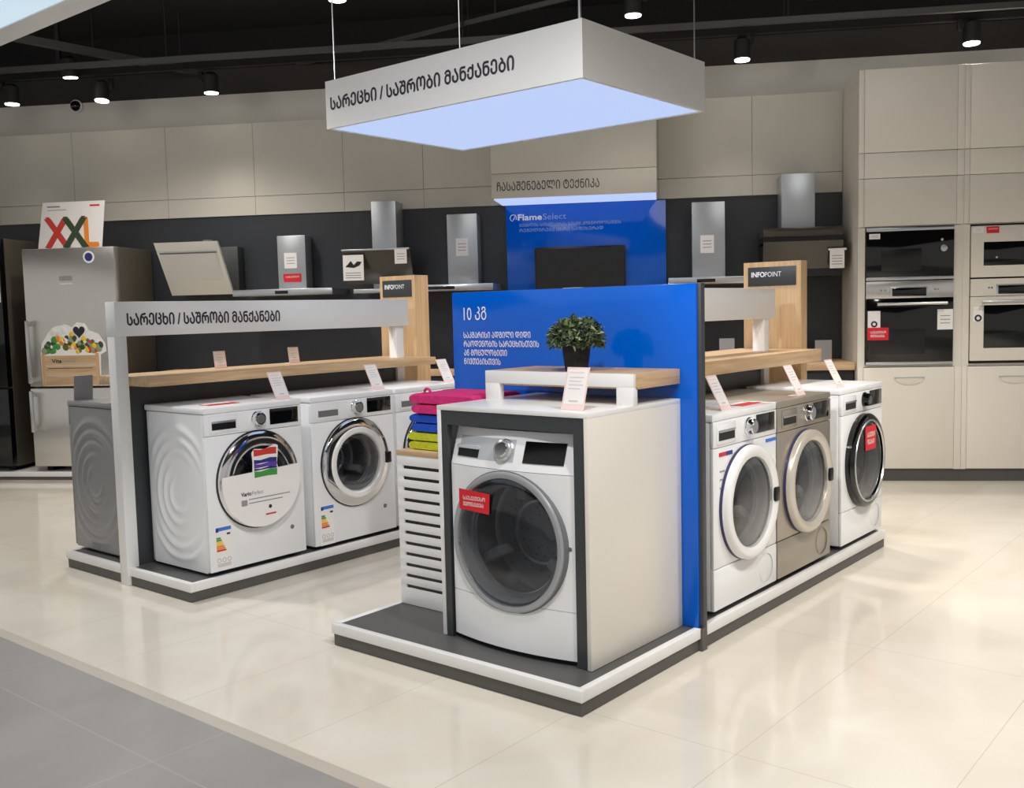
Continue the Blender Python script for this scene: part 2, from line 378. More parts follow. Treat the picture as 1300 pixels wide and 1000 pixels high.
def energy_label(par, x, z, yf):
    b = mb(); y = yf-.0012; w, h = .1, .225
    b.box(M['paper'], x, x+w, y, yf, z, z+h)
    b.box(M['eu_blue'], x+.006, x+w-.004, y-.0006, y, z+h-.026, z+h-.008); b.box(M['navy'], x+.006, x+.022, y-.0008, y-.0004, z+h-.03, z+h-.012)
    for i, c in enumerate(('g_green', 'g_green', 'g_yellow', 'g_yellow', 'g_orange', 'g_orange', 'g_red')):
        zz = z+h-.066-i*.0105; b.prism(M[c], [(x+.008, zz), (x+.03+i*.005, zz), (x+.036+i*.005, zz+.0045), (x+.03+i*.005, zz+.009), (x+.008, zz+.009)], y-.0006, y)
    b.box(M['ink'], x+.07, x+.09, y-.0006, y, z+h-.05, z+h-.04)
    for i in range(3): b.lathe(M['greyink'], [(.009, 0), (.009, .0006), (.011, .0006), (.011, 0)], (x+.02+i*.03, y, z+.05), n=16)
    for i in range(4): b.box(M['greyink'], x+.01, x+.09, y-.0005, y, z+.018+i*.0045, z+.0195+i*.0045)
    return b.build('energy_label', par)
def red_sticker(par, x, z, w, h, yf, tilt=0., lines=('საუკეთესო', 'შემოთავაზება')):
    b = mb(); X = Matrix.Translation((x+w/2, yf, z+h/2)) @ Matrix.Rotation(tilt, 4, 'Y')
    b.prism(M['red'], [(-w/2, -h/2), (w/2, -h/2), (w/2, h/2), (-w/2-.004, h/2)], -.0015, 0, X=X)
    o = b.build('red_sticker', par)
    for i, l in enumerate(lines):
        e = text('print', mtav(l), M['paper'], o, x+w*.13, yf-.0025, z+h*(.54-.3*i), w*(.74-.06*i), h*.2, bold=.006)
    return o
def ripple_side(b, m, xs, sgn, d0, d1, h):
    """embossed anti vibration side: raised broken rings"""
    cy, cz = (d0+d1)/2-.015, h*.47
    def fn(u, v):
        y = d0+(d1-d0)*u; z = .015+(h-.05)*v
        py, pz = (y-cy)/.86, (z-cz)
        r = math.hypot(py, pz); a = math.atan2(pz, py*sgn*-1)
        hgt = 0
        for k, (R_, wd) in enumerate(((.085, .016), (.15, .018), (.215, .018), (.275, .02), (.335, .02))):
            amp = max(0, min(1, .55+.75*math.cos(a+.9-k*.55))) if k < 3 else max(0, min(1, 1.5*abs(math.sin(a+.15))-.35))
            hgt += amp*math.exp(-((r-R_)/wd)**2)
        e = min(u, 1-u, v, 1-v)*14; hgt *= max(0, min(1, e))
        return Vector((xs+sgn*.0085*hgt, y, z))
    b.grid(m, fn, 70, 100)

def machine(name, label, loc, rot, body='enamel', w=.6, d=.55, door='chrome', zc=.455, xc=0., R=.25, ripple=0, energy=None, kick=False,
            knob='chrome', disp=(.0925, .275), sticker=None, drawer=(-.26, -.12), group='washing machines on the islands', cat='washing machine', lever=True):
    h = .845; r = thing(name, label, cat, loc, rot, group); mm = M[body]; hw = w/2
    b = mb(); b.box(mm, -hw, hw, .012, d, .018, h-.032, .006); body_o = b.build('body', r); b = mb()
    if ripple: ripple_side(b, mm, ripple*(hw+.0005), ripple, .02, d-.02, h); b.build('embossed_side', r)
    else: b.bm.free()
    for sx in (-1, 1):
        for yy in (.06, d-.06): b = mb(); b.cyl(M['black'], (sx*(hw-.06), yy, 0), (sx*(hw-.06), yy, .019), .022, n=16); b.build('foot', r)
    b = mb(); b.box(mm, -hw-.003, hw+.003, -.004, d+.012, h-.03, h, .006); b.build('worktop', r)
    b = mb(); b.box(mm, -hw, hw, -.006, .013, h-.14, h-.031, .005); b.build('control_panel', r)
    b = mb()
    if kick: b.box(mm, -hw, hw, -.004, .013, .197, h-.142, .004)
    else: b.box(mm, -hw, hw, -.004, .013, .02, h-.142, .004)
    front_o = b.build('front_panel', r)
    if kick:
        b = mb(); b.box(mm, -hw, hw, -.005, .013, .02, .194, .004)
        b.lathe(mm, [(.07, 0), (.07, .002), (.066, .003), (.064, .002)], (hw-.11, -.005, .105), n=40); b.build('service_flap', r)
    yp = -.006
    # drawer with recessed grip
    b = mb(); x0, x1 = drawer
    b.box(mm, x0-.012, x1+.012, yp-.004, yp, h-.128, h-.042, .003)
    b.box(M['black'] if body != 'enamel' or door != 'white' else M['gasket'], x0, x1, yp-.0055, yp-.004, h-.112, h-.07)
    b.box(M['satin'] if door != 'white' else M['white'], x0, x1, yp-.010, yp-.004, h-.078, h-.068, .002); b.build('detergent_drawer', r)
    b = mb(); b.lathe(M['chrome'] if knob == 'chrome' else M['gloss_black'], [(.04, 0), (.04, .006), (.036, .009), (.034, .03), (.03, .034), (0, .034)], (.015, yp, h-.078), n=36)
    b.lathe(M['satin'] if knob == 'chrome' else M['chrome'], [(.023, .034), (.023, .036), (0, .036)], (.015, yp, h-.078), n=28); b.build('dial', r)
    b = mb(); b.box(M['gloss_black'], disp[0], disp[1], yp-.003, yp, h-.118, h-.036, .0015); b.build('display', r)
    b = mb(); b.lathe(M['gasket'], [(.012, 0), (.012, .002), (0, .002)], (hw-.09, -.004, .165), n=20); b.build('drain_plug', r) if not kick else b.bm.free()
    # ---- door
    c = (xc, -.004, zc)
    b = mb()
    if door == 'chrome':
        b.lathe(M['black'], [(R+.004, 0), (R+.004, .008), (R-.002, .01)], c)
        b.lathe(M['chrome'], [(R, .006), (R-.003, .022), (R-.02, .034), (R-.058, .04), (R-.075, .034), (R-.082, .02)], c)
        b.build('door_ring', r); gi = R-.08
    elif door == 'white':
        b.lathe(M['black'], [(R+.004, 0), (R+.004, .008), (R-.002, .01)], c)
        b.lathe(M['chrome'], [(R, .006), (R-.003, .018), (R-.012, .026), (R-.05, .031)], c); b.build('door_ring', r)
        b = mb(); b.lathe(M['white'], [(R-.048, .028), (R-.05, .036), (R-.056, .04), (R-.078, .038), (R-.086, .03), (R-.09, .018)], c); b.build('door_frame', r); gi = R-.086
    elif door == 'wide':
        b.lathe(M['ring_line'], [(R+.003, 0), (R+.003, .012), (R-.002, .014)], c)
        b.lathe(M['white'] if body == 'enamel' else M['ring_warm'], [(R+.001, .008), (R, .032), (R-.006, .041), (R-.018, .045), (R-.038, .042), (R-.05, .034), (R-.054, .02)], c)
        b.build('door_ring', r); gi = R-.05
    elif door == 'black':
        b.lathe(M['gloss_black'], [(R+.002, 0), (R+.002, .028), (R-.006, .038), (R-.02, .042), (R-.03, .042)], c)
        b.lathe(M['satin'], [(R-.028, .04), (R-.031, .046), (R-.038, .046), (R-.041, .038)], c); b.build('door_ring', r); gi = R-.039
    cut_hole(front_o, c, gi+.01, .24); cut_hole(body_o, c, gi+.01, .24); drum_inside(r, c, gi)
    b = mb(); g = 'glass_pale' if door in ('wide', 'white') else 'glass_tint'
    b.lathe(M[g], [(gi, .03), (gi*.97, .034), (gi*.8, .038), (gi*.4, .04), (0, .041)], c, n=48); b.build('door_glass', r)
    if lever:
        b = mb(); b.box(M['black'] if door != 'black' else M['gloss_black'], xc+R-.05, xc+R-.012, -.054, -.03, zc-.03, zc+.035, .006); b.build('door_handle', r)
    if energy: energy_label(r, energy[0], energy[1], -.004)
    if sticker: red_sticker(r, *sticker)
    return r

DK = .0944  # deck height of both islands
rE = PI/2
xf = -2.36
def left_loc(y0, w): return (xf, y0+w/2, DK)
GL = 'washing machines on the left island'
m1 = machine('washing_machine', 'white washing machine with folded laundry picture on its door, near end of left island', left_loc(.135, .6), rE, ripple=-1, energy=(-.27, .025), d=.52, xc=.005, group=GL, lever=False)
# round advert on the first machine's door
b = mb(); Rr = .243; zc = .455; y0 = -.05
b.prism(M['paper'], [(Rr*math.cos(a), zc+Rr*math.sin(a)) for a in [PI-.17+(PI+.40)*k/40 for k in range(41)]], y0, y0+.003)
b.prism(M['paper'], [(-.062, .47), (.098, .47), (.1, .50), (.093, .53), (.1, .58), (.103, .622), (.085, .63), (.02, .612), (-.045, .618), (-.062, .60), (-.057, .55)], y0-.001, y0+.002)
for cn, za, zb in (('g_red', .58, .618), ('paper', .565, .58), ('navy', .54, .565), ('purple', .518, .543), ('navy', .505, .52), ('g_green', .47, .506)):
    b.prism(M[cn], [(-.05, za), (.03, za+.003), (.09, za), (.092, zb-.004), (.05, zb), (-.01, zb-.008), (-.05, zb-.003)], y0-.0022, y0-.0008)
b.box(M['greyink'], -.135, -.1, y0-.001, y0, .335, .365); b.lathe(M['ink'], [(.01, 0), (.01, .001), (0, .001)], (.04, y0, .31), n=16)
for i in range(2): b.box(M['greyink'], -.09, .17-.05*i, y0-.001, y0, .362-.02*i, .367-.02*i)
b.box(M['g_red'], .01, .075, y0-.001, y0, .268, .276)
ad = b.build('door_advert', m1)
text('print', 'Vario', M['ink'], ad, -.135, y0-.0015, .385, .06, .02, bold=.03); text('print', 'Perfect', M['greyink'], ad, -.07, y0-.0015, .385, .07, .02)
m2 = machine('washing_machine', 'white washing machine with white porthole ring, on left island', left_loc(.80, .615), rE, w=.615, door='white', d=.52, energy=(-.27, .02), group=GL, disp=(.10, .285))
m3 = machine('washing_machine', 'white washing machine half hidden behind the pink towel, at the left island far end', left_loc(1.44, .6), rE, door='white', d=.52, group=GL, disp=(.10, .285))
mg = machine('washing_machine', 'grey washing machine with ringed side on the outer side of the left island', (-3.60, .068+.31, DK), -rE, body='grey_enamel', w=.6, d=.56, ripple=1, group=GL)
GR = 'machines on the right island'
r1 = machine('washing_machine', 'white machine beside the blue panel, red and blue marks under its controls', (-.03, 1.285, DK), rE, door='wide', kick=True, d=.52, group=GR, R=.248, zc=.44)
yp = -.0045
b = mb(); b.box(M['red'], -.25, -.19, yp-.001, yp+.002, .665, .682); b.box(M['navy'], -.19, -.13, yp-.001, yp+.002, .665, .682); b.build('colour_mark', r1)['label'] = 'red and dark blue mark'
b = mb(); b.box(M['eu_blue'], .19, .295, yp-.001, yp+.002, .675, .69); b.build('colour_mark', r1)['label'] = 'light blue mark'
for i in range(4): b = mb(); b.box(M['greyink'], -.245, -.2, yp-.001, yp+.002, .6-.035*i, .606-.035*i); b.build('printed_line', r1)
r2 = machine('washing_machine', 'silver washing machine between two white ones on the right island', (-.03, 1.91, DK), rE, body='silver', w=.62, door='wide', kick=True, d=.52, group=GR, R=.248, zc=.44)
r3 = machine('washing_machine', 'white machine with black door and red sticker at the far end of the right island', (-.03, 2.67, DK), rE, door='black', kick=True, knob='black', d=.52, group=GR, R=.252, zc=.44,
             sticker=(-.075, .50, .15, .13, -.0475, 0., ('საუკეთესო', 'ფასი')), lever=False)

# ---- front machine in the white housing
def hero():
    w, h = .6, .845; hw = w/2
    r = thing('washing_machine', 'large white washing machine framed by the white cabinet in front, red sticker on its porthole', 'washing machine', (-.445, .185, DK), 0)
    def yf(x, z):
        y = -.03*(1-(x/hw)**2)
        y += .010*max(0, (.2-z)/.2)*-1*(1-(x/hw)**2)
        if z > .70: y += .05*(z-.70)/.145
        return y
    def shell(z0, z1, nz, name, m, cut=None):
        rows = []; xs = [-hw+w*i/24 for i in range(25)]
        for j in range(nz+1):
            z = z0+(z1-z0)*j/nz
            rows.append([(x, yf(x, z), z) for x in xs]+[(hw, .08, z), (-hw, .08, z)])
        b = mb(); b.loft(m, rows, True); return b.build(name, r)
    lp_o = shell(.018, .196, 6, 'lower_panel', M['enamel']); fp_o = shell(.198, .697, 10, 'front_panel', M['enamel']); cp = shell(.699, .842, 4, 'control_panel', M['enamel'])
    b = mb(); b.box(M['enamel'], -hw+.002, hw-.002, .08, .6, .018, h, .004); bo = b.build('body', r)
    for sx in (-1, 1):
        for yy in (.1, .54): b = mb(); b.cyl(M['black'], (sx*.24, yy, 0), (sx*.24, yy, .019), .022, n=16); b.build('foot', r)
    # curved strip of the control panel: dull silver field with drawer, dial, screen
    def patch(b, m, xa, xb, za, zb, o, n=10):
        rows = []
        for k in range(n+1):
            x = xa+(xb-xa)*k/n
            rows.append([(x, yf(x, za)-o, za), (x, yf(x, za)+.002, za), (x, yf(x, zb)+.002, zb), (x, yf(x, zb)-o, zb)])
        b.loft(m, rows)
    b = mb(); patch(b, M['strip'], -.265, .03, .728, .81, .0012); b.build('silver_field', r)
    b = mb(); patch(b, M['black'], -.268, -.15, .732, .765, .003); patch(b, M['strip'], -.272, -.148, .764, .776, .012); b.build('detergent_drawer', r)
    kx, kz = -.02, .768; X = Matrix.Translation((kx, yf(kx, kz), kz)) @ Matrix.Rotation(-.33, 4, 'X')
    b = mb(); b.lathe(M['satin'], [(.046, 0), (.045, .005), (.041, .008), (.039, .02), (.035, .023), (0, .023)], X=X, n=40)
    b.lathe(M['chrome'], [(.028, .023), (.026, .026), (0, .026)], X=X, n=30); b.build('dial', r)
    b = mb(); patch(b, M['gloss_black'], .075, .25, .73, .808, .003); b.build('display', r)
    c = (.0, -.026, .425); R = .268
    b = mb(); b.lathe(M['gasket'], [(R+.004, -.03), (R+.004, .004), (R-.002, .006)], c)
    b.lathe(M['door_grey'], [(R, -.02), (R, .006), (R-.003, .012), (R-.008, .014)], c)
    b.lathe(M['door_grey'], [(R-.008, .014), (R-.022, .015), (R-.025, .013), (R-.028, .004)], c); b.build('door_ring', r)
    gi = R-.026
    for o in (fp_o, lp_o, bo): cut_hole(o, c, gi+.01, .28)
    drum_inside(r, c, gi, -.004)
    b = mb(); b.lathe(M['glass_tint'], [(gi+.002, .010), (gi*.97, .018), (gi*.85, .026), (gi*.6, .034), (gi*.3, .038), (0, .039)], c); b.build('door_glass', r)
    b = mb(); b.cyl(M['gasket'], (.275, yf(.275, .43)-.001, .43), (.275, yf(.275, .43)+.01, .43), .008, n=12); b.build('door_catch', r)
    red_sticker(r, -.2, .535, .15, .078, -.066, .06)
    return r
hero()

# ================================================================== ISLANDS
def island(name, label, x0, x1, L, dx, hdr, shelf, posts, sh_z):
    """x0..x1 wide, 0..L long; dx = centre of the divider"""
    r = thing(name, label, 'display stand', ((x0+x1)/2, 0, 0)); ox = (x0+x1)/2
    b = mb(); b.box(M['base_dark'], x0-ox+.008, x1-ox-.008, .008, L-.008, .002, .052); b.build('base', r)
    b = mb(); z0, z1 = .052, DK; e = .03
    b.box(M['white'], x0-ox, x1-ox, 0, e, z0, z1, .002); b.box(M['white'], x0-ox, x1-ox, L-e, L, z0, z1, .002)
    b.box(M['white'], x0-ox, x0-ox+e, e, L-e, z0, z1, .002); b.box(M['white'], x1-ox-e, x1-ox, e, L-e, z0, z1, .002); b.build('white_rim', r)
    b = mb(); b.box(M['deck'], x0-ox+e, x1-ox-e, e, L-e, z0, z1-.002); b.build('deck', r)
    hx0, hx1, hy0, hy1, hz0, hz1 = hdr
    b = mb(); b.box(M['anthracite'], dx-ox-.015, dx-ox+.015, posts[0]+.05, hy1-.05, DK-.002, sh_z[0]); b.build('divider_board', r)
    b = mb(); b.box(M['white'], hx0-ox, hx1-ox, hy0, hy1, hz0, hz1, .002); hb = b.build('header_board', r)
    for yy in posts:
        b = mb(); fl = yy < .05
        b.box(M['white'], dx-ox-.036, dx-ox+.036, yy-.012, yy+.055, .0 if fl else DK-.002, hz0, .002); b.build('post', r)
    sx0, sx1, sy0, sy1 = shelf
    b = mb(); b.box(M['oak_y'], sx0-ox, sx1-ox, sy0, sy1, sh_z[0], sh_z[1], .002); b.build('shelf', r)
    return r, ox, hb
LI, lox, lh = island('display_stand', 'left island stand with white header sign, oak shelf and white rimmed plinth', -3.57, -2.33, 2.14, -2.925, (-2.965, -2.875, -.012, 2.08, 1.30, 1.478), (-3.2, -2.70, .058, 2.15), (.0, 1.99), (1.042, 1.09))
text('lettering', mtav('სარეცხი / საშრობი მანქანები'), M['ink'], LI, .055, -2.8735-lox, 1.356, .965, .062, face='x', bold=.022)
RI, rox, rh = island('display_stand', 'right island stand with blank header, oak shelf and wide dark deck in front', -1.29, 0, 2.97, -.645, (-.69, -.60, .866, 2.83, 1.305, 1.478), (-.92, -.40, .866, 3.02), (.93, 2.71), (1.048, 1.118))

# blue divider panel of the right island
bp = thing('partition', 'glossy blue partition with white lettering standing across the right island', 'partition', (-.655, .83, 0))
b = mb(); b.box(M['blue'], -.65, .647, -.01, .004, DK-.0, 1.475, .0015); b.build('blue_glass', bp)
b = mb(); b.box(M['anthracite'], -.65, .662, .004, .034, DK, 1.476, .001); b.box(M['base_dark'], .645, .662, -.008, .034, .0, DK); b.build('backing_board', bp)
def bl(t, x, z, w, h, bold=.0): text('lettering', t, M['txt_white'], bp, x+.655, -.0115, z, w, h, bold=bold)
bl(mtav('10 კგ'), -1.232, 1.345, .14, .062, .0)
for t, z, w in (('საკმარისი ადგილი დიდი', 1.262, .40), ('რაოდენობის სარეცხისთვის', 1.221, .447), ('ან მოცულობითი', 1.180, .262), ('ნივთებისთვის', 1.139, .222)): bl(mtav(t), -1.236, z, w, .028, .012)

# housing around the front machine
hc = thing('machine_cabinet', 'white open fronted cabinet with dark inner frame around the front machine', 'cabinet', (-.442, .173, DK))
hw = .363; D = .643; H = 1.02-DK
b = mb(); b.box(M['white'], -hw, -hw+.018, 0, D, 0, H-.018, .001); b.box(M['white_warm_lit'], hw-.018, hw, 0, D, 0, H-.018, .001); b.box(M['white'], -hw, hw, 0, D, H-.018, H, .001); b.build('shell', hc)  # right side takes the warm-lit copy of the white
b = mb(); b.box(M['anthracite'], -hw+.018, -hw+.05, .004, .03, 0, H-.018); b.box(M['anthracite'], hw-.066, hw-.018, .004, .03, 0, H-.018); b.box(M['anthracite'], -hw+.05, hw-.066, .004, .03, H-.075, H-.018); b.build('inner_frame', hc)
b = mb(); b.box(M['black'], -hw+.018, hw-.018, D-.012, D-.001, 0, H-.018); b.build('back_board', hc)

rs = thing('riser_shelf', 'white bridge shaped riser with oak top on the front cabinet', 'shelf', (-.442, .47, 1.02))
b = mb(); b.box(M['white'], -hw, hw, 0, .02, .068, .119, .001); b.build('front_rail', rs)
for sx in (-1, 1): 
    b = mb(); b.box(M['white'], min(sx*hw, sx*(hw-.075)), max(sx*hw, sx*(hw-.075)), 0, .03, 0, .068, .001); b.build('leg', rs)
b = mb(); b.box(M['oak_y'], -hw, hw, .02, .345, .06, .119, .001); b.build('top_board', rs)

# slatted unit
su = thing('slatted_cabinet', 'white cabinet with horizontal black slots and oak top left of the front machine', 'cabinet', (-1.04, .385, DK))
b = mb(); x0, x1 = -.222, .230
b.box(M['white'], x0, x1, .012, .42, 0, .668, .001)
zs = [.075+.0485*i for i in range(12)]
b.build('body', su)
b = mb(); b.box(M['black'], x0+.006, x1-.006, .008, .012, .02, .66); b.build('slot_backing', su)
b = mb(); prev = 0.
for z in zs: b.box(M['white'], x0, x1, 0, .008, prev, z, .0008); prev = z+.015
b.box(M['white'], x0, x1, 0, .008, prev, .668, .0008)
for z in zs: b.box(M['white'], x0, x0+.035, 0, .008, z, z+.015); b.box(M['white'], x1-.012, x1, 0, .008, z, z+.015)
b.build('slatted_front', su)
b = mb(); b.box(M['oak_x'], x0-.002, x1, -.002, .42, .668, .69, .001); b.build('top_board', su)
# towels on it
TZ = DK+.69
def towel(label, m, z, h, x0, x1, y0, y1, loop=False):
    r = thing('folded_towel', label, 'towel', ((x0+x1)/2, (y0+y1)/2, z), 0, 'folded towels on the slatted cabinet')
    hx, hy = (x1-x0)/2, (y1-y0)/2
    for k in (0, 1):
        b = mb(); zz = k*h/2; hr = h/4; pts = []; n = 16; sh = .008*(1-k)*(1 if h < .085 else 2)
        for i in range(n+1):
            v = -hy+2*hy*i/n; e = min(1, .78+.22*math.sqrt(max(0, 1-(max(0, abs(v)/hy-.86)/.14)**2))); wob = .004*math.sin(i*.9+k*2+z*40)
            ring = []
            for j in range(9): a = PI/2+PI*j/8; ring.append((-hx+hr+sh+wob+hr*1.15*math.cos(a), v, zz+hr+hr*e*math.sin(a)))
            for j in range(9): a = -PI/2+PI*j/8; ring.append((hx-hr+hr*math.cos(a), v, zz+hr+hr*e*math.sin(a)))
            pts.append(ring)
        b.loft(m, pts, True); b.build('fold', r)
    if loop:
        b = mb(); b.tube(m, [(-hx+.085+.018*math.cos(a), -hy+.03, h+.006+.016*math.sin(a)) for a in [PI*1.15*k/10-.1 for k in range(11)]], .006, 8); b.build('hanging_loop', r)
    return r
towel('lime green folded towel at the bottom of the towel stack', M['t_lime'], TZ, .078, -1.235, -.83, .43, .72)
towel('blue folded towel in the middle of the towel stack', M['t_blue'], TZ+.079, .08, -1.215, -.83, .43, .72)
towel('pink folded towel on top of the towel stack', M['t_pink'], TZ+.160, .088, -1.21, -.83, .42, .74, True)

# potted plant
pp = thing('potted_plant', 'small bushy green plant in a black pot on the oak riser', 'plant', (-.40, .56, 1.139))
b = mb(); sq = lambda r, z: [(r*math.cos(2*PI*k/28), r*math.sin(2*PI*k/28), z) for k in range(28)]
b.loft(M['matte_black'], [sq(.045, 0), sq(.058, .1), sq(.062, .1), sq(.062, .112), sq(.054, .112), sq(.05, .095)], True); b.build('pot', pp)
b = mb()
for k in range(40):
    a = random.uniform(0, 2*PI); e = random.uniform(.15, 1.4); L = random.uniform(.06, .1)
    p1 = Vector((math.cos(a)*math.cos(e)*L*1.2, math.sin(a)*math.cos(e)*L*1.2, .1+math.sin(e)*L)); b.tube(M['leaf_c'], [(0, 0, .09), p1*.55+Vector((0, 0, .045)), p1], [.002, .0016, .001], 5)
b.build('stems', pp)
b = mb(); bmf = b.bm; ids = [b.mi(M[k]) for k in ('leaf_a', 'leaf_b', 'leaf_c')]
for k in range(1150):
    a = random.uniform(0, 2*PI); u = random.uniform(-.35, 1); e = math.asin(u); rr = .112*random.uniform(.45, 1.04)**.6
    p = Vector((math.cos(a)*math.cos(e)*rr*1.04, math.sin(a)*math.cos(e)*rr*1.04, .125+math.sin(e)*rr*.83))
    q = Matrix.Rotation(random.uniform(0, 6.3), 3, Vector((random.uniform(-1, 1), random.uniform(-1, 1), random.uniform(-1, 1))).normalized())
    L = random.uniform(.011, .02); W = L*.32
    vs = [bmf.verts.new(p+q @ Vector(c)) for c in ((-L, 0, 0), (-L*.2, W, .002), (L*.5, W*.8, .003), (L, 0, -.002), (L*.5, -W*.8, .003), (-L*.2, -W, .002))]
    fc = bmf.faces.new(vs); fc.material_index = random.choice((ids[0], ids[0], ids[1], ids[2], ids[2])); fc.smooth = True
b.build('foliage', pp)

# ---- info pillars
def pillar(label, x0, x1, y, h, dep):
    r = thing('info_pillar', label, 'info stand', ((x0+x1)/2, y, 0)); hx = (x1-x0)/2
    b = mb(); b.box(M['oak_z'], -hx, hx, 0, dep, 0, h, .0015); b.build('oak_body', r)
    b = mb(); b.box(M['anthracite'], -hx+.03, hx-.03, -.004, .0, h-.145, h-.03, .001); sg = b.build('sign_plate', r)
    text('lettering', 'INFO', M['txt_white'], sg, -hx+.055, -.0052, h-.09, .085, .03, bold=.03); text('lettering', 'POINT', M['txt_white'], sg, -hx+.143, -.0052, h-.09, .105, .03)
pillar('oak info pillar with small dark sign behind the left island header', -3.27, -2.925, 2.2, 1.642, .13)
pillar('oak info pillar with dark sign behind the right island header', -.905, -.535, 3.04, 1.642, .09)

# ---- price cards
def card(label, x, y, z, rot, w=.092, h=.165, lean=.48, grey=False, group='price cards on the machines'):
    r = thing('price_card', label, 'price card', (x, y, z), rot, group)
    X = Matrix.Rotation(-lean, 4, 'X'); hw = w/2
    b = mb(); b.box(M['pink_edge'] if not grey else M['greyink'], -hw, hw, -.0015, .0015, .001, h, X=X); b.build('card', r)
    if not grey:
        b = mb(); b.box(M['paper'], -hw+.007, hw-.007, -.0022, -.0014, .022, h-.008, X=X)
        for i in range(4): b.box(M['pale_ink'], -hw+.018, hw-.018-.01*(i % 2), -.0027, -.0021, h-.04-.014*i, h-.037-.014*i, X=X)
        b.box(M['pink_edge'], -hw+.014, hw-.02, -.0027, -.0021, h-.022, h-.017, X=X)
        b.box(M['pale_ink'], -hw+.03, hw-.03, -.0027, -.0021, .03, .036, X=X); b.build('printed_sheet', r)
    b = mb(); b.box(M['pink_edge'] if not grey else M['greyink'], -hw, hw, .0, .05, 0, .002); b.build('foot', r)
MT = DK+.845
card('white price card leaning on the front cabinet under the plant', -.20, .25, 1.02, 0, lean=.3, w=.1, h=.16)
card('price card on the left island machine with the laundry picture', xf-.05, .665, MT, rE)
card('price card on the white porthole machine of the left island', xf-.05, 1.36, MT, rE)
card('price card on the far left island machine beside the blue panel', xf-.05, 1.97, MT, rE)
card('price card on the white machine beside the blue panel of the right island', -.07, 1.19, MT, rE)
card('price card on the silver machine', -.07, 1.97, MT, rE)
card('price card on the white machine with the black door', -.07, 2.48, MT, rE)
card('grey back of a price card on the grey washing machine', -3.52, .13, MT, -rE, lean=.1, h=.14, grey=True, w=.11)
card('price card on the left oak shelf, nearer the white post', -3.12, .77, 1.09, rE, w=.08, h=.10, lean=.15, group='price cards on the left shelf')
card('price card on the left oak shelf, farther from the white post', -3.12, 1.31, 1.09, rE, w=.08, h=.10, lean=.15, group='price cards on the left shelf')

# leaflets lying on machine tops
def leaflet(label, x, y):
    b = mb(); b.box(M['red'], -.05, .05, -.09, .09, 0, .002); b.box(M['paper'], -.045, -.01, -.08, .08, .002, .0026)
    o = b.build('leaflet', None, (x, y, MT)); tag(o, label, 'leaflet', 'red leaflets on machine tops')
leaflet('red leaflet lying on the near left island machine', xf-.16, .34); leaflet('red leaflet lying on the machine beside the silver one', -.13, 1.46)

# ================================================================== BACK WALL THINGS
def wthing(name, label, cat, s, d, z, group=None): return thing(name, label, cat, WF(s, d, z), TH, group)
# projecting lettered bulkhead over the blue wall panel
bk = wthing('lit_bulkhead', 'grey bulkhead with dark lettering and glowing blue underside above the blue wall panel', 'sign', -2.41, -.15, 2.285)
b = mb(); hx = .665; b.box(M['panelgrey'], -hx, hx, 0, .49, .01, .205, .001); b.box(M['panelgrey'], -hx, hx, 0, .49, .209, .83, .001); b.build('housing', bk)
b = mb(); b.box(M['lit_blue'], -hx+.015, hx-.005, .015, .48, .0, .010); b.build('lit_panel', bk)
text('lettering', mtav('ჩასაშენებელი ტექნიკა'), M['ink'], bk, -hx+.045, -.0012, .068, .83, .075, bold=.004)
# blue wall panel
bw = wthing('wall_panel', 'tall blue panel on the back wall behind the television', 'panel', -2.354, -.63, 1.0)
b = mb(); b.box(M['blue'], -.68, .68, 0, .03, 0, 1.282, .001); b.build('blue_glass', bw)
lg = mb(); lg.lathe(M['txt_white'], [(.03, 0), (.03, .001), (.024, .001), (.024, 0)], (-.617, -.0005, 1.177), n=28, a0=-.6, a1=PI*1.45); lg.prism(M['txt_white'], [(-.622, 1.16), (-.612, 1.158), (-.592, 1.21)], -.0015, 0); lg.build('round_emblem', bw)
text('lettering', 'Flame', M['txt_white'], bw, -.575, -.0015, 1.155, .205, .05, bold=.03); text('lettering', 'Select', M['txt_grey'], bw, -.36, -.0015, 1.155, .20, .05)
text('lettering', mtav('ცეცხლის სიმძლავრის ზუსტი კონტროლისთვის'), M['txt_grey'], bw, -.565, -.0015, 1.10, .87, .028, bold=.005)
text('lettering', mtav('რეგულირება ცხრა საფეხურად'), M['txt_grey'], bw, -.565, -.0015, 1.055, .72, .028, bold=.005)
# television
tv = wthing('television', 'black flat screen television on the blue wall panel', 'television', -2.40, -.57, 1.40)
b = mb(); b.box(M['black'], -.385, .385, 0, .058, 0, .515, .004); b.build('casing', tv)
b = mb(); b.box(M['gloss_black'], -.37, .37, -.003, 0, .016, .50); b.build('screen', tv)

# long counter with oak worktop along the wall
b = mb(); b.box(M['oak_x'], -2.95, 2.95, -.31, .31, 0, .055, .002); wt = b.build('worktop', None, WF(-3.195, -.34, .865), TH); tag(wt, 'oak worktop running along the dark back wall', 'worktop')
for k in range(5):
    s0 = -6.145+k*1.18
    cb = wthing('base_cabinet', 'dark base cabinet under the oak worktop, %s the tall cream cabinet' % ('fifth from', 'fourth from', 'third from', 'second from', 'directly beside')[k], 'cabinet', s0+.59, -.09, 0, 'dark base cabinets under the worktop')
    b = mb(); b.box(M['wall_dark'], -.588, .588, .02, .54, 0, .865); b.build('carcass', cb)
    for sx in (-1, 1):
        b = mb(); b.box(M['wall_dark'], min(0, sx*.588)+.002, max(0, sx*.588)-.002, 0, .018, .1, .86, .001); b.build('door', cb)
hb_ = wthing('gas_hob', 'black hob on the oak worktop seen past the left info pillar', 'hob', -3.55, -.34, .92)
b = mb(); b.box(M['gloss_black'], -.3, .3, -.25, .25, 0, .008, .002); b.build('glass_plate', hb_)
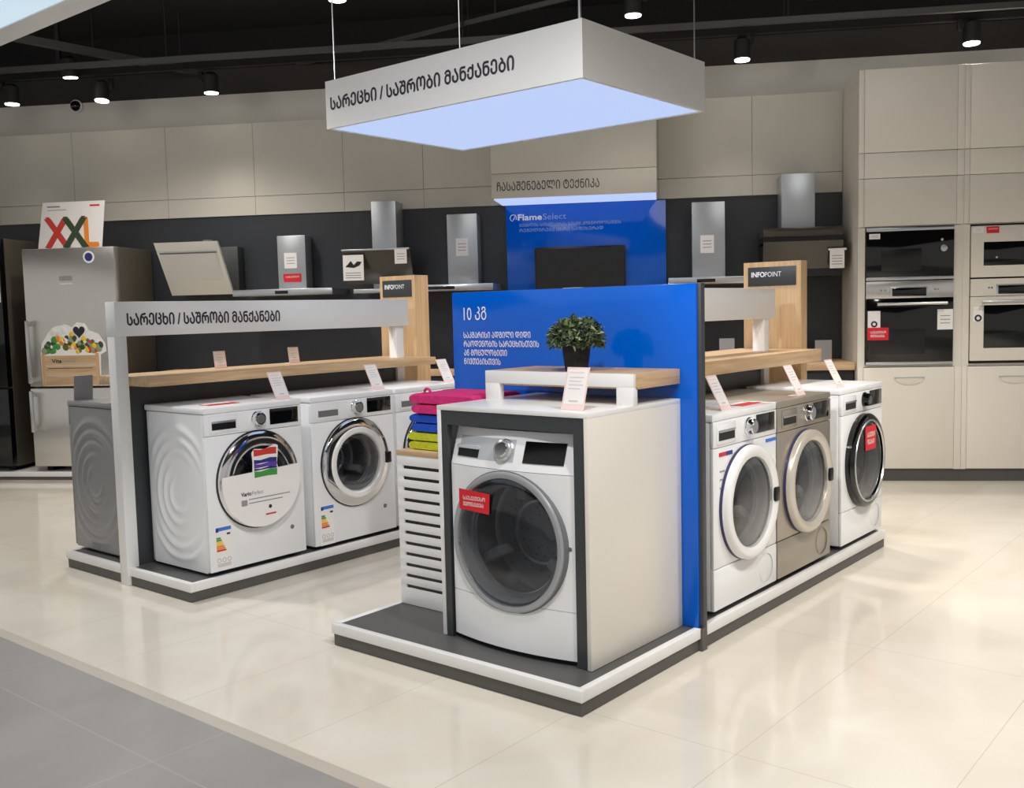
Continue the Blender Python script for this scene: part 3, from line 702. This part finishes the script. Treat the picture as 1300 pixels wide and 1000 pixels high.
for sx in (-1, 1):
    for sy in (-1, 1):
        b = mb(); cx, cy = sx*.15, sy*.12
        b.cyl(M['black'], (cx, cy, .008), (cx, cy, .022), .04, .034, n=24)
        for a in range(4): b.box(M['black'], .03, .1, -.004, .004, .024, .032, X=Matrix.Translation((cx, cy, 0)) @ Matrix.Rotation(a*PI/2, 4, 'Z')); b.box(M['black'], .09, .1, -.004, .004, .008, .026, X=Matrix.Translation((cx, cy, 0)) @ Matrix.Rotation(a*PI/2, 4, 'Z'))
        b.build('burner', hb_)
def wcard(label, s, d, z, w=.13, h=.17):
    r = wthing('price_card', label, 'price card', s, d, z, 'price cards on the back worktop')
    b = mb(); b.box(M['greyink'], -w/2, w/2, 0, .003, 0, h); b.box(M['greyink'], -w/2+.012, w/2-.012, -.001, 0, .05, h-.015); b.build('card', r)
    b = mb(); b.box(M['greyink'], -w/2, w/2, 0, .05, 0, .003); b.build('foot', r)
wcard('grey price card on the oak worktop beside the tall cream cabinet', -.44, -.3, .92)
wcard('price card on the oak worktop seen under the right island header', -1.2, -.25, .92, .12, .2)

# ---- cooker hoods
def tagpaper(r, x0, x1, z0, z1, y, ink=True):
    b = mb(); b.box(M['paper'], x0, x1, y-.001, y, z0, z1)
    if ink:
        for i in range(3): b.box(M['greyink'], x0+(x1-x0)*.18, x1-(x1-x0)*.18, y-.0015, y-.001, z0+(z1-z0)*(.3+.18*i), z0+(z1-z0)*(.34+.18*i))
    return b.build('price_tag', r)
HG = 'cooker hoods on the back wall'
def t_hood(label, s0, s1, cs0, cs1, ztop, ctrl=(.35, .65), tagp=None, red=None, glint=False):
    s = (s0+s1)/2; r = wthing('cooker_hood', label, 'cooker hood', s, -.2, 1.56, HG); hw = (s1-s0)/2
    b = mb(); b.box(M['satin'], -hw, hw, 0, .45, 0, .055, .003); b.build('canopy', r)
    b = mb(); b.box(M['gloss_black'], -hw+2*hw*ctrl[0], -hw+2*hw*ctrl[1], -.003, 0, .014, .04, .001); b.build('control_strip', r)
    b = mb(); b.box(M['hoodsteel'], cs0-s, cs1-s, .28, .45, .055, ztop-1.56, .003); b.build('chimney', r)
    if tagp: tagpaper(r, tagp[0]-s, tagp[1]-s, tagp[2]-1.56, tagp[3]-1.56, .279)
    if red: red_sticker(r, red[0]-s, red[2]-1.56, red[1]-red[0], red[3]-red[2], .278, 0., ('საუკეთესო',))
    return r
t_hood('steel chimney hood with red sticker beside the slanted pale hood', -5.36, -4.47, -5.05, -4.795, 2.085, (.43, .56), (-4.99, -4.875, 1.80, 1.935), (-5.0, -4.84, 1.68, 1.752))
t_hood('steel chimney hood just left of the blue wall panel', -3.90, -3.09, -3.525, -3.263, 2.215, (.3, .6), (-3.45, -3.345, 1.86, 2.01))
t_hood('steel chimney hood just right of the blue wall panel', -1.66, -1.0, -1.462, -1.195, 2.236, (.34, .56), (-1.395, -1.285, 1.82, 1.965))
def slant(b, m, x0, x1, ya, yb, z0, z1, th, X=None):
    """plate leaning: bottom edge at y=ya, top edge at y=yb"""
    b.loft(m, [[(x0, ya, z0), (x1, ya, z0), (x1, ya+th, z0), (x0, ya+th, z0)], [(x0, yb, z1), (x1, yb, z1), (x1, yb+th, z1), (x0, yb+th, z1)]])
h1 = wthing('cooker_hood', 'slanted pale glass hood above the left island header', 'cooker hood', -5.77, -.2, 1.59, HG)
b = mb(); slant(b, M['hood_cream'], -.29, .29, .29, .0, 0, .45, .03); b.build('slanted_front', h1)
b = mb(); slant(b, M['white'], -.25, .25, .268+.008, .05+.002, .03, .35, .004); slant(b, M['gasket'], -.262, .262, .048, .042, .352, .362, .004); b.build('glass_panel', h1)
b = mb(); b.box(M['anthracite'], -.2, .33, .33, .45, .02, .42, .003); b.build('body', h1)
b = mb(); b.cyl(M['gasket'], (.03, .38, .42), (.03, .38, .49), .045, n=20); b.build('duct', h1)
h3 = wthing('cooker_hood', 'steel chimney hood with slanted dark glass and paper tags', 'cooker hood', -4.09, -.2, 1.56, HG)
b = mb(); b.box(M['hoodsteel'], .09-.165, .09+.05+.0, .2, .45, .02, .78, .003); b.build('chimney', h3)
b = mb(); slant(b, M['hood_dark'], -.305, .285, .2, .06, .08, .36, .02); b.build('slanted_front', h3)
b = mb(); b.box(M['satin'], -.305, .285, .05, .09, .358, .372, .002); b.build('top_edge', h3)
b = mb(); b.box(M['satin'], -.21, .12, .05, .45, 0, .035, .003); b.build('tray', h3)
b = mb(); X = Matrix.Translation((0, .055, 0)); b.box(M['paper'], -.295, -.115, 0, .003, .11, .325, X=X); b.prism(M['black'], [(-.275, .225), (-.225, .275), (-.2, .24), (-.17, .27), (-.13, .265), (-.15, .235), (-.2, .215)], -.001, 0, X=X)
for i in range(3): b.box(M['greyink'], -.275, -.14, -.001, 0, .13+.02*i, .137+.02*i, X=X)
b.build('picture_tag', h3)
tagpaper(h3, .16, .265, .24, .36, .045)
h6 = wthing('cooker_hood', 'dark two plate hood with wide steel chimney beside the tall cream cabinet', 'cooker hood', -.61, -.2, 1.60, HG)
b = mb(); b.box(M['hoodsteel'], -.145, .115, .18, .45, .3, .825, .003); b.build('chimney', h6)
b = mb(); b.box(M['hood_dark'], -.305, .305, .02, .45, .315, .385, .003); b.build('upper_plate', h6)
b = mb(); b.box(M['black'], -.30, .30, .06, .45, .275, .315); b.build('gap_shade_block', h6)  # solid black block painted as the shade between the two plates
b = mb(); slant(b, M['hood_dark'], -.305, .305, .06, .0, .06, .275, .025); b.box(M['black'], -.30, .30, .06, .45, .0, .25); b.build('lower_plate', h6)
b = mb(); b.box(M['paper'], .20, .31, -.012, -.01, .055, .2); b.box(M['paper'], .19, .325, -.016, -.004, .195, .21)
for i in range(4): b.box(M['greyink'], .215, .295, -.0128, -.012, .085+.022*i, .09+.022*i)
b.build('price_tag', h6)

# ---- tall cream cabinets with ovens
def tall_unit(label, s0, s1, ns0, ns1):
    r = wthing('tall_cabinet', label, 'cabinet', s0, 0, 0, 'tall cream cabinets'); w = s1-s0; a, c = ns0-s0, ns1-s0
    b = mb(); m = M['cream']
    b.box(m, 0, .02, 0, .66, .1, 3.12); b.box(m, w-.02, w, 0, .66, .1, 3.12); b.box(m, .02, w-.02, .64, .66, .1, 3.12)
    for z in (.1, .885, 1.945, 3.1): b.box(m, .02, w-.02, .01, .64, z, z+.018)
    b.box(m, .0, a-.004, -.001, .03, .885, 1.945); b.box(m, c+.004, w, -.001, .03, .885, 1.945); b.build('carcass', r)
    b = mb(); b.box(M['base_dark'], 0, w, .03, .05, 0, .1); b.build('plinth', r)
    for z0, z1 in ((1.952, 2.308), (2.312, 2.498), (2.502, 3.115)):
        b = mb(); b.box(m, a-.015, c+.012, -.02, -.001, z0, z1, .0015); b.build('door', r)
        b = mb(); b.box(m, .0, a-.017, -.02, -.001, z0, z1, .001); b.build('filler_strip', r); b = mb(); b.box(m, c+.014, w-.001, -.02, -.001, z0, z1, .001); b.build('filler_strip', r)
    b = mb(); b.box(m, .0, a-.017, -.02, -.001, .1, .885, .001); b.build('filler_strip', r); b = mb(); b.box(m, c+.014, w-.001, -.02, -.001, .1, .885, .001); b.build('filler_strip', r)
    b = mb(); b.box(m, a-.015, c+.012, -.02, -.001, .104, .882, .0015); d = b.build('door', r)
    cx = (a+c)/2+.005
    b = mb(); b.prism(M['satin'], [(cx-.11, .808), (cx+.11, .808), (cx+.11, .8), (cx-.11, .8)], -.028, -.02)
    b.lathe(m, [(.05, 0), (.05, .004), (.04, .007), (0, .008)], (cx, -.02, .8), n=32, sx=2.1, a0=PI, a1=2*PI); b.build('handle', d)
    return r
tall_unit('tall cream cabinet holding the black microwave and black oven', -.235, .522, -.178, .457)
tall_unit('tall cream cabinet holding the white microwave and white oven at the right edge', .523, 1.28, .577, 1.21)
def mw(label, s0, s1, z0, z1, white=False):
    r = wthing('built_in_microwave', label, 'microwave', s0, 0, z0); w = s1-s0; h = z1-z0
    body = M['cream'] if white else M['gloss_black']
    b = mb(); b.box(M['matte_black'], .01, w-.01, .0, .4, 0, h-.005); b.build('case', r)
    b = mb(); b.box(body, 0, w, -.022, -.001, .02 if not white else .004, h-.03 if not white else h-.012, .002); b.build('front', r)
    if white:
        b = mb(); b.box(M['gloss_black'], .088, w-.05, -.0235, -.0215, .09, .265, .001); b.build('window', r)
        b = mb(); b.lathe(M['satin'], [(.008, 0), (0, .001)], (.18, -.0236, .15), n=12); b.build('indicator', r)
        tagpaper(r, .012, .085, h-.062, h-.022, -.0225); red_sticker(r, .107, h-.068, .088, .05, -.0225, 0., ('საუკეთესო',))
    else:
        b = mb(); b.box(M['satin'], 0, w, -.026, -.001, h-.028, h-.004, .002); b.box(M['satin'], 0, w, -.026, -.001, 0, .022, .002); b.build('trim_strip', r)
        b = mb(); b.box(M['black'], .11, .40, -.0235, -.0215, .07, .235, .001); b.build('window', r)
        b = mb(); b.lathe(M['satin'], [(.026, 0), (.024, .014), (.018, .016), (0, .016)], (.558, -.022, .23), n=24); b.build('dial', r)
        b = mb(); b.lathe(M['satin'], [(.01, 0), (0, .003)], (.547, -.022, .295), n=16); b.build('button', r)
        tagpaper(r, .02, .10, h-.085, h-.045, -.0225)
def oven(label, s0, s1, z0, z1, white=False):
    r = wthing('built_in_oven', label, 'oven', s0, 0, z0); w = s1-s0; h = z1-z0
    b = mb(); b.box(M['matte_black'], .01, w-.01, .0, .5, .0, h-.003); b.build('case', r)
    b = mb(); b.box(M['cream'] if white else M['steel'], 0, w, -.022, -.001, h-.132, h-.003, .002); b.build('control_panel', r)
    if white: dx0, dx1 = .195, .44
    else: dx0, dx1 = .19, .437
    b = mb(); b.box(M['satin'], dx0-.014, dx1+.014, -.0235, -.0215, h-.125, h-.045, .001); b.box(M['gloss_black'], dx0, dx1, -.025, -.023, h-.118, h-.055, .001); b.build('display', r)
    b = mb()
    for x in ((.11, .14, .5, .52) if not white else (.13, .15)): b.lathe(M['greyink'] if not white else M['gasket'], [(.008, 0), (0, .001)], (x, -.022, h-.07), n=10)
    b.build('touch_buttons', r)
    b = mb(); b.box(M['cream'] if white else M['gloss_black'], 0, w, -.022, -.001, .02, h-.136, .002); dr = b.build('door', r)
    if white: b = mb(); b.box(M['gloss_black'], .095, w-.07, -.0235, -.0215, .115, h-.2, .001); b.build('window', dr)
    else:
        b = mb(); b.box(M['satin'], 0, w, -.024, -.001, 0, .02, .002); b.build('bottom_trim', r)
        b = mb(); b.box(M['black'], .03, .43, -.0232, -.0218, .08, .27, .001); b.build('window', dr)
    hx0, hx1 = (.07, w-.07) if white else (.075, .58)
    b = mb(); zz = h-.175; b.tube(M['satin'], [(hx0, -.06, zz), (hx1, -.06, zz)], .012, 12)
    for x in (hx0+.02, hx1-.02): b.cyl(M['satin'], (x, -.06, zz), (x, -.02, zz), .008, n=12)
    b.build('handle', dr)
    if white:
        b = mb(); b.box(M['paper'], .02, .085, -.024, -.0222, h-.32, h-.21); b.lathe(M['ink'], [(.026, 0), (.026, .001), (.013, .001), (.013, 0)], (.055, -.024, h-.295), n=20); b.build('round_sticker', r)
    else:
        b = mb(); b.box(M['paper'], .013, .105, -.024, -.0222, h-.355, h-.225); b.lathe(M['ink'], [(.024, 0), (.024, .001), (.012, .001), (.012, 0)], (.06, -.024, h-.325), n=20); b.build('round_sticker', r)
        tagpaper(r, .518, .63, h-.375, h-.222, -.0225)
        red_sticker(r, .012, h-.447, .153, .095, -.025, 0.)
mw('black built in microwave above the black oven in the left tall cabinet', -.177, .456, 1.545, 1.942)
oven('black built in oven with red sticker under the black microwave', -.177, .456, .904, 1.54)
mw('white built in microwave at the right edge of the photo', .577, 1.21, 1.545, 1.942, True)
oven('white built in oven at the right edge of the photo', .577, 1.21, .904, 1.54, True)

# ---- fridges on a low plinth
fp = wthing('fridge_plinth', 'low white fronted plinth under the fridges', 'plinth', -7.3, 0, 0)
b = mb(); b.box(M['base_dark'], -1.6, 1.12, .01, .62, 0, .03); b.build('base', fp)
b = mb(); b.box(M['white'], -1.6, 1.12, 0, .62, .03, .072, .002); b.build('white_top', fp)
def fridge(name, label, s0, s1, front, side, top):
    r = wthing(name, label, 'fridge', (s0+s1)/2, -.002, .072); hw = (s1-s0)/2; h = top-.072
    b = mb(); b.box(side, -hw, hw, .075, .64, .04, h, .004); b.build('body', r)
    for sx in (-1, 1): b = mb(); b.box(M['matte_black'], sx*(hw-.08)-.03, sx*(hw-.08)+.03, .1, .6, 0, .042); b.build('foot', r)
    doors = []
    for nm, z0, z1 in (('lower_door', .05, .735), ('upper_door', .75, h)):
        b = mb(); b.box(front, -hw, hw, .0, .07, z0, z1, .006); doors.append(b.build(nm, r))
    return r, hw, doors
F1, fhw, fd = fridge('fridge', 'stainless steel fridge freezer with a crate picture on its door', -7.172, -6.32, M['steel'], M['fridge_side'], 2.01)
for dk, z0, z1 in ((1, .78, 1.325), (0, .355, .715)):
    b = mb(); x = -fhw+.035; b.box(M['satin'], x-.014, x+.014, -.055, -.032, z0, z1, .005)
    for z in (z0+.03, z1-.03): b.box(M['satin'], x-.01, x+.01, -.04, .002, z-.02, z+.02, .003)
    b.build('handle', fd[dk])
b = mb(); b.box(M['greyink'], -.09, .03, -.001, 0, 1.66, 1.70); b.box(M['white'], -.09, .03, -.0015, 0, 1.63, 1.637); b.build('badge', fd[1])
b = mb(); b.lathe(M['paper'], [(.052, 0), (.052, .002), (0, .002)], (.195, 0, 1.855), n=32); b.lathe(M['navy'], [(.036, .002), (.036, .0028), (0, .0028)], (.195, 0, 1.855), n=32); b.build('round_sticker', fd[1])
# crate of vegetables cutout on the door
b = mb(); y = -.004
b.prism(M['paper'], [(-.30, .755), (.245, .755), (.255, 1.02), (.31, 1.05), (.30, 1.12), (.24, 1.2), (.16, 1.23), (.12, 1.29), (.05, 1.30), (.0, 1.26), (-.06, 1.285), (-.16, 1.27), (-.23, 1.21), (-.29, 1.12), (-.305, 1.03)], y, 0)
for k in range(3): b.box(M['oak_x'], -.295, .235, y-.004, y, .76+.088*k, .84+.088*k)
for x in (-.295, .21): b.box(M['oak_z'], x, x+.03, y-.006, y, .757, 1.035)
b.box(M['ink'], -.24, .18, y-.0046, y-.004, .905, .911)
for k in range(70):
    x = random.uniform(-.27, .27); z = 1.05+random.uniform(0, .15)*(1-(x/.36)**2); c = 'g_green' if x < -.12 and random.random() < .7 else random.choice(('leaf_a', 'leaf_b', 'g_orange', 'g_yellow', 'g_red', 'paper', 'leaf_c', 'leaf_c'))
    rr = random.uniform(.016, .034); b.lathe(M[c], [(rr, 0), (rr*.7, .003), (0, .004)], (x, y-.001*random.random(), z), n=10)
for x, z in ((-.17, 1.225), (-.12, 1.215), (-.08, 1.235)): b.lathe(M['white'], [(.035, 0), (.02, .004), (0, .005)], (x, y, z), n=14)
heart = [(.07+.055*1.0*math.sin(a)**3, 1.222+.0036*(13*math.cos(a)-5*math.cos(2*a)-2*math.cos(3*a)-math.cos(4*a))) for a in [2*PI*k/32 for k in range(32)]]
b.prism(M['paper'], [(.07+(x-.07)*1.25, 1.222+(z-1.222)*1.25) for x, z in heart], y-.005, y); b.prism(M['ink'], heart, y-.007, y-.005)
cc = b.build('crate_cutout', fd[1])
text('print', 'Vita', M['ink'], cc, -.2, y-.0048, .955, .09, .032, bold=.03); text('print', 'Fresh', M['greyink'], cc, -.1, y-.0048, .955, .12, .032)
# show card on top of the steel fridge
xx = wthing('show_card', 'white show card with colourful XXL letters on top of the steel fridge', 'sign', -6.79, -.13, 2.014)
X = Matrix.Rotation(0, 4, 'X'); b = mb(); b.prism(M['paper'], [(-.31, 0), (.29, 0), (.34, .40), (-.24, .40)], 0, .006); b.build('card', xx)
b = mb(); b.prism(M['white'], [(-.1, 0), (.1, 0), (0, .3)], .006, .01); b.box(M['white'], -.1, .1, .006, .1, 0, .004); b.build('easel_back', xx)
for ch, c, x in (('X', 'g_red', -.23), ('X', 'leaf_c', -.06), ('L', 'g_orange', .14)):
    o = text('print', ch, M[c], xx, x, -.0015 if ch != 'X' or x < -.1 else -.003, .01, .22 if ch == 'X' else .12, .25, bold=.035 if ch == 'X' else .018)
b = mb(); b.box(M['greyink'], -.2, -.08, -.001, 0, .355, .368); b.box(M['greyink'], -.2, -.02, -.001, 0, .33, .335); b.box(M['red'], .2, .29, -.001, 0, .355, .37); b.build('printed_lines', xx)
F0, f0w, f0d = fridge('fridge', 'black fridge freezer at the left edge of the photo', -8.25, -7.385, M['gloss_black'], M['fridge_side'], 2.115)
b = mb(); b.box(M['paper'], f0w-.11, f0w-.012, -.001, 0, 1.49, 1.71); b.box(M['ink'], f0w-.06, f0w-.02, -.0015, 0, 1.6, 1.615); b.build('price_tag', f0d[1])
b = mb(); b.prism(M['paper'], [(f0w-.2+.12*math.cos(a)*(1+.2*math.cos(5*a)), 1.03+.07*math.sin(a)*(1+.2*math.cos(5*a))) for a in [2*PI*k/40 for k in range(40)]], -.003, 0)
for k in range(12): b.lathe(M['leaf_a'], [(.018, 0), (0, .003)], (f0w-.2+random.uniform(-.08, .09), -.003, 1.03+random.uniform(-.04, .04)), n=8)
b.build('leaf_cutout', f0d[1])

# ================================================================== CEILING THINGS
def track(name, label, p0, p1, sx, sz, m, cat):
    p0, p1 = Vector(p0), Vector(p1); d = p1-p0; mid = (p0+p1)/2
    b = mb(); b.box(m, -d.length/2, d.length/2, -sx/2, sx/2, -sz/2, sz/2)
    n = max(2, int(d.length/2.5))
    for k in range(n): x = -d.length/2+d.length*(k+.5)/n; b.cyl(M['matte_black'], (x, 0, sz/2-.002), (x, 0, 4.0-mid.z), .008, n=8)
    o = b.build(name, None, mid, math.atan2(d.y, d.x)); return tag(o, label, cat)
track('lighting_track', 'black lighting track along the back wall', WF(-9.5, -.25, 3.52), WF(3, -.25, 3.52), .05, .05, M['matte_black'], 'track')
track('ceiling_pipe', 'dark grey pipe running above the back wall track', WF(-9.5, .0, 3.52), WF(3, .0, 3.52), .04, .045, M['pipe'], 'pipe')
track('ceiling_pipe', 'thin dark pipe rising behind the hanging sign', (-8.2, 3.2, 3.66), (-1.5, 3.5, 3.66), .03, .03, M['pipe'], 'pipe')
track('ceiling_pipe', 'dark pipe crossing the ceiling behind the pale lit box', (-6.25, -1.5, 3.64), (-6.25, 4.2-1.3, 3.64), .06, .06, M['pipe'], 'pipe')
def spotlight(label, s, d, z, ztrack, aim, watts, col=WARM, tilt=.35, arm=1):
    p = WF(s, d, z); r = thing('track_spotlight', label, 'spotlight', p, TH, 'ceiling spotlights')
    X = Matrix.Translation((0, 0, .17)) @ Matrix.Rotation(tilt, 4, 'X') @ Matrix.Translation((0, 0, -.17))
    b = mb(); b.cyl(M['matte_black'], (0, 0, .004), (0, 0, .15), .066, .062, X=X); b.cyl(M['matte_black'], (0, 0, .15), (0, 0, .175), .062, .035, X=X); b.build('head', r)
    b = mb(); b.cyl(M['lens'], (0, 0, -.004), (0, 0, .006), .058, n=28, X=X); b.build('lens', r)
    b = mb(); b.box(M['matte_black'], arm*.085-.018, arm*.085+.018, -.02, .02, .1, ztrack-z+.0, .004); b.box(M['matte_black'], min(0, arm*.09), max(0, arm*.09), -.02, .02, .12, .15); b.build('arm', r)
    q = X @ Vector((0, 0, -.02)); q.rotate(Matrix.Rotation(TH, 3, 'Z'))
    spot_light(p+q, aim, watts*.55, 92, col, .06, .9)
for lb, s, d, z, zt, aim, wt, tl, ar in (
    ('leftmost ceiling spotlight above the black fridge', -7.36, -.28, 3.30, 3.494, WF(-7.6, .6, 0), 60, .0, -1),
    ('ceiling spotlight right above the XXL show card', -6.55, -.37, 3.30, 3.494, WF(-6.6, .4, 1), 70, -.12, 1),
    ('ceiling spotlight left of the hanging sign, third along the wall track', -5.53, -.34, 3.31, 3.494, WF(-5.3, .3, .8), 70, .02, -1),
    ('tilted ceiling spotlight nearest the pale lit box', -6.68, -.08, 3.45, 4.0, WF(-5.6, 1.2, 0), 70, .12, -1),
    ('ceiling spotlight cut off by the top edge left of the hanging sign', -3.86, 1.28, 3.5, 4.0, WF(-3.8, 1.5, 0), 120, .0, 1),
    ('ceiling spotlight right above the hanging sign', -1.90, .45, 3.5, 4.0, WF(-1.9, .6, 0), 90, .0, 1),
    ('ceiling spotlight right of the hanging sign', -1.07, -.25, 3.30, 3.494, WF(-1.2, .3, .6), 80, -.05, 1),
    ('ceiling spotlight above the tall cream cabinets', .62, -.2, 3.31, 3.494, WF(.6, 1.0, .4), 120, -.05, -1)):
    spotlight(lb, s, d, z, zt, aim, wt, tilt=tl, arm=ar)
dc = wthing('dome_camera', 'small dome security camera on the upper back wall', 'camera', -7.15, -.945, 3.40)
b = mb(); b.lathe(M['white'], [(.06, 0), (.06, .02), (.05, .024)], (0, 0, 0), n=28); b.build('mount', dc)
b = mb(); b.lathe(M['gloss_black'], [(.048, .022), (.042, .045), (.022, .064), (0, .068)], (0, 0, 0), n=28); b.build('dome', dc)
